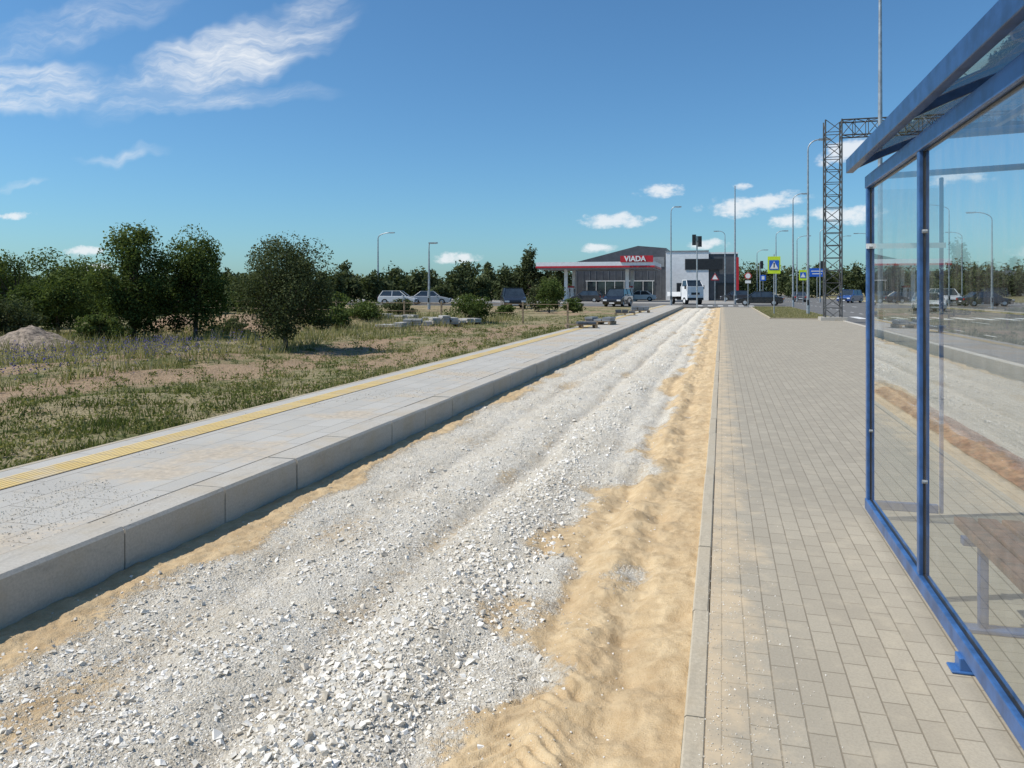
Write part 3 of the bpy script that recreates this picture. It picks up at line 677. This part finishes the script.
# ---------- filling station
e=empty('fuel_station',(0,0,0)); cx0,cx1,cy0,cy1=-24.6,-8.6,104,116
b=MB()
b.box(((cx0+cx1)/2,(cy0+cy1)/2,5.0),(cx1-cx0,cy1-cy0,.75),0)
b.box(((cx0+cx1)/2,(cy0+cy1)/2,4.72),(cx1-cx0+.06,cy1-cy0+.06,.24),1)
b.box(((cx0+cx1)/2,(cy0+cy1)/2,4.53),(cx1-cx0-.3,cy1-cy0-.3,.2),2)
for X in (-21,-12.5):
    for Y in (107,113): b.box((X,Y,2.2),(.45,.45,4.5),0)
    b.box((X,110,.12),(1.3,8,.22),3)
    for Y in (108.3,111.7): b.box((X,Y,1.05),(.55,1.0,1.75),0); b.box((X,Y,1.55),(.58,.8,.45),4); b.box((X,Y,2.05),(.5,.95,.25),1); b.tube((X+.28,Y+.2,1.3),(X+.36,Y+.2,.5),.03,None,6,4)
b.build('canopy_and_pumps',[MWHITE,MRED,MCLAD2,MKERB,MDARK],parent=e)
b=MB()
def facade(b,pts,y0,y1,mat):
    k=len(pts); b.poly([(p[0],y0,p[1]) for p in pts]+[(p[0],y1,p[1]) for p in pts],[[i,(i+1)%k,(i+1)%k+k,i+k] for i in range(k)]+[list(range(k))[::-1],list(range(k,2*k))],mat)
facade(b,[(-22.5,0),(-8.2,0),(-8.2,8.0),(-12.5,8.4),(-22.5,5.9)],121,140,0)
for k in range(14): b.box((-22+k*1.0,120.97,3.2),(.05,.05,5.6),1)
b.box((-15.3,120.95,1.6),(10.5,.08,2.7),2)
for k in range(8): b.box((-20.4+k*1.45,120.88,1.6),(.08,.06,2.75),3)
b.box((-15.3,120.88,3.0),(10.6,.07,.12),3)
b.box((-10.3,120.93,5.9),(3.6,.08,1.5),1)
b.build('main_hall',[MCLAD,MCLAD2,MWIN,MWHITE],parent=e)
b=MB()
b.box((-5.0,123,3.75),(6.2,9,7.4),0); b.box((.2,123.4,3.6),(4.1,8.6,7.1),1)
b.box((-2.6,118.44,5.4),(5.4,.1,1.6),2); b.box((-5,118.46,7.35),(6.3,.1,.2),3); b.box((.2,119.05,7.05),(4.2,.12,.25),0)
b.box((-5.2,118.45,1.4),(2.6,.08,2.5),2); b.box((.4,119.06,1.5),(2.8,.08,2.3),2)
for X in (-6.5,-5.2,-3.9): b.box((X,118.38,1.4),(.08,.06,2.55),3)
b.box((2.2,119.0,3.2),(.35,.3,6.4),4)
b.build('shop_block',[MWHITE,MCLAD,MDARK,MCLAD2,MRED],parent=e)
tc=bpy.data.curves.new('lettering','FONT'); tc.body='VIADA'; tc.size=1.35; tc.extrude=.08; tc.offset=.03; tc.materials.append(MWHITE)
b=MB(); b.box((-10.9,103.93,5.72),(4.3,.1,.85),0); b.build('sign_board',[MRED],parent=e)
to=link(bpy.data.objects.new('lettering',tc),e); tc.size=.95; to.location=(-12.5,103.82,5.42); to.rotation_euler=(math.pi/2,0,0)
b=MB(); b.box((0,0,3.5),(30,14,7),0); b.box((0,-7.05,5),(28,.1,1.2),1); b.box((0,-7.08,1.8),(6,.1,3.4),2)
X,Y=place(890,230); b.build('warehouse',[MCLAD2,MWIN,MWHITE],loc=(X+22,Y,0))

# ---------- vehicles
def paint(name,c): return simple(name,c,.25,.05,1,coat=.8)
def car(name,px,d,yaw,col,kind='sedan',z=0.0,xy=None):
    X,Y=xy if xy else place(px,d)
    Pn=paint(name+'_paint',col)
    if kind=='suv': L,Wd,hb,ht=4.5,1.85,1.05,1.72; g=(-2.05,-1.8,.55,1.25)
    elif kind=='hatch': L,Wd,hb,ht=4.0,1.72,.92,1.47; g=(-1.85,-1.5,.35,1.05)
    else: L,Wd,hb,ht=4.6,1.8,.90,1.43; g=(-1.65,-.95,.45,1.15)
    e=empty(name,(X,Y,z)); e.rotation_euler[2]=yaw
    h=L/2; b=MB(); w=Wd/2
    pr=[(-h,.32),(-h,.75),(-h+.08,hb-.02),(g[0],hb+.02),(g[3],hb),(h-.35,hb-.16),(h-.05,hb-.32),(h,.55),(h-.05,.28)]
    def arch(cx): return [(cx+.36*math.cos(t),.30+.36*math.sin(t)) for t in np.linspace(0,math.pi,9)]
    wb=L*.30
    low=[(h-.25,.22)]+[(x_,z_-.06) for x_,z_ in arch(wb)]+[(x_,z_-.06) for x_,z_ in arch(-wb-.05)]+[(-h+.2,.24)]
    pr=pr+low; k=len(pr)
    vs=[(x_,-w,z_) for x_,z_ in pr]+[(x_,w,z_) for x_,z_ in pr]
    b.poly(vs,[[i,(i+1)%k,(i+1)%k+k,i+k][::-1] for i in range(k)]+[list(range(k)),list(range(k,2*k))[::-1]],0)
    b.build('body',[Pn],parent=e,bevel=.05)
    b=MB(); wt=w*.76; wb_=w*.95
    B4=[(g[0],-wb_,hb),(g[3],-wb_,hb),(g[3],wb_,hb),(g[0],wb_,hb)]; T4=[(g[1],-wt,ht),(g[2],-wt,ht),(g[2],wt,ht),(g[1],wt,ht)]
    b.poly(B4+T4,[(0,1,5,4),(1,2,6,5),(2,3,7,6),(3,0,4,7)],1)
    b.box(((g[1]+g[2])/2,0,ht+.015),(g[2]-g[1]+.1,wt*2+.06,.05),0)
    for i in range(4): b.tube(B4[i],T4[i],.045,.04,6,0)
    xm=(g[1]+g[2])/2+.1
    for s in(-1,1): b.tube((xm,s*wb_,hb),(xm,s*wt,ht),.045,.04,6,0); b.box((g[3]-.35,s*(w+.09),hb+.08),(.14,.18,.12),0)
    b.build('cabin',[Pn,MWIN],parent=e)
    b=MB()
    for cx in(wb,-wb-.05):
        for s in(-1,1):
            b.tube((cx,s*(w-.22),.32),(cx,s*(w-.005),.32),.32,None,20,0); b.tube((cx,s*(w-.03),.32),(cx,s*(w+.005),.32),.20,.19,10,1)
    b.build('wheels',[MRUB,MGALV],parent=e)
    b=MB()
    for s in(-1,1): b.box((h-.06,s*(w-.25),.62),(.14,.36,.14),0); b.box((-h+.03,s*(w-.2),.72),(.1,.3,.2),1)
    b.box((h-.0,0,.52),(.06,.9,.18),2); b.box((h+.01,0,.36),(.04,.5,.11),3); b.box((-h-.01,0,.5),(.04,.5,.11),3)
    b.build('lights_and_trim',[MHEAD,MTAIL,MDARK,MWHITE],parent=e)
car('parked_sedan',760,80,math.radians(172),(.012,.013,.016,1))
car('black_suv',618,76,math.radians(-98),(.012,.012,.015,1),'suv')
car('parked_suv',513,66,math.radians(-70),(.02,.022,.026,1),'suv',.05)
car('white_hatchback',398,84,math.radians(10),(.7,.7,.7,1),'hatch',.02)
car('silver_sedan',430,86,math.radians(15),(.45,.46,.47,1),'sedan',.02)
car('blue_car',850,105,math.radians(-120),(.03,.08,.26,1),'suv',-.12)
car('parked_car',587,100,math.radians(170),(.03,.03,.035,1),'hatch',.03)
car('white_car',640,112,math.radians(180),(.7,.7,.7,1),'sedan',.03)
car('dark_car',735,110,math.radians(180),(.03,.03,.04,1),'hatch',.03)
car('white_hatchback',0,0,math.radians(-90),(.7,.7,.7,1),'hatch',-.12,xy=(16.2,70))
car('grey_sedan',0,0,math.radians(90),(.12,.12,.13,1),'sedan',-.12,xy=(10.8,120))
car('white_van',945,82,math.radians(-80),(.7,.7,.7,1),'suv',.0)
car('grey_sedan',905,92,math.radians(5),(.10,.10,.11,1),'sedan',.0)
car('dark_car',985,76,math.radians(10),(.03,.03,.035,1),'sedan',.0)
X,Y=place(686,88); e=empty('white_truck',(X,Y,0)); e.rotation_euler[2]=math.radians(-62)
b=MB(); b.box((1.6,0,1.25),(1.5,1.95,1.5),0); b.poly([(.85,-.92,2.0),(2.35,-.95,1.95),(2.35,.95,1.95),(.85,.92,2.0),(.9,-.82,2.65),(1.85,-.82,2.65),(1.85,.82,2.65),(.9,.82,2.65)],[(0,1,5,4),(1,2,6,5),(2,3,7,6),(3,0,4,7)],1)
b.box((1.38,0,2.69),(1.05,1.72,.09),0)
for s in(-1,1):
    b.tube((2.35,s*.95,1.95),(1.85,s*.82,2.65),.05,None,6,0); b.tube((.88,s*.92,1.98),(.9,s*.82,2.65),.07,None,6,0)
    b.box((2.37,s*.7,.95),(.05,.35,.2),3); b.box((2.1,s*1.1,1.9),(.08,.18,.4),2)
b.box((2.37,0,1.2),(.05,1.0,.25),2); b.box((2.36,0,.62),(.1,1.9,.25),2)
b.build('cab',[MWHITE,MWIN,MDARK,MHEAD],parent=e,bevel=.03)
b=MB(); b.box((-1.0,0,.95),(3.6,2.05,.12),0)
for s in(-1,1): b.box((-1.0,s*1.0,1.2),(3.6,.05,.38),0)
b.box((.72,0,1.5),(.08,2.0,1.0),0); b.box((-2.8,0,1.2),(.05,2.0,.38),0); b.box((-.5,0,.7),(4.6,.8,.25),1)
for cx in(1.6,-1.7):
    for s in(-1,1): b.tube((cx,s*.7,.4),(cx,s*.98,.4),.4,None,20,1); b.tube((cx,s*.9,.4),(cx,s*.99,.4),.22,None,12,0)
b.build('flatbed_and_wheels',[MWHITE,MRUB],parent=e)
# ---------- pallets and slab stacks
def pallet(b,x,y,z,rot,w=1.2,dd=.8):
    R=Matrix.Rotation(rot,3,'Z')
    for i in range(5): b.box(R@Vector((0,-dd/2+.06+i*(dd-.12)/4,.13))+Vector((x,y,z)),(w,.1,.025),0,rot)
    for k in(-1,0,1): b.box(R@Vector((k*(w/2-.06),0,.06))+Vector((x,y,z)),(.1,dd,.1),0,rot)
def stack(name,px,d,z,rot,layers,seed,slabm):
    X,Y=place(px,d); r_=random.Random(seed); b=MB(); pallet(b,0,0,0,rot); R=Matrix.Rotation(rot,3,'Z')
    for l in range(layers):
        for i in range(3):
            if l==layers-1 and r_.random()<.4: continue
            b.box(R@Vector((-.38+i*.38+r_.uniform(-.02,.02),r_.uniform(-.03,.03),.19+l*.085)),(.34,.72,.075),1,rot+r_.uniform(-.05,.05))
    b.build(name,[MPAL,slabm],loc=(X,Y,z))
MSLAB=m_concrete('slab_concrete',(.48,.47,.45,1),30)
stack('paving_slab_pallet',581,30,.148,.3,1,1,MCLAD); stack('paving_slab_pallet',600,33,.148,-.2,2,2,MCLAD2); stack('paving_slab_pallet',640,50,.148,.2,3,3,MCLAD2); stack('paving_slab_pallet',625,45,.148,.1,2,33,MCLAD)
for i,(px,d) in enumerate(((392,30),(418,31),(444,32.5),(466,34),(405,36),(380,35),(430,38))): stack('kerbstone_pallet',px,d,.05,.3*i,2+i%3,10+i,MSLAB)
b=MB()
for k in range(14):
    b.box((-6.6-k*2.2,34+k*.6,.5),(.07,.07,1.1),0)
    if k<13:
        for z_ in(.55,.95): b.tube((-6.6-k*2.2,34+k*.6,z_),(-6.6-(k+1)*2.2,34+(k+1)*.6,z_),.012,None,5)
b.build('wire_fence',[MPAL])

# ---------- camera
cd=bpy.data.cameras.new('camera'); cd.sensor_width=36; cd.lens=F/1024*36; cd.shift_y=-94/1024; cd.clip_end=6000; cd.clip_start=.05
co=link(bpy.data.objects.new('camera',cd)); co.location=(0,0,H); co.rotation_euler=(math.radians(90),0,TH)
S.camera=co
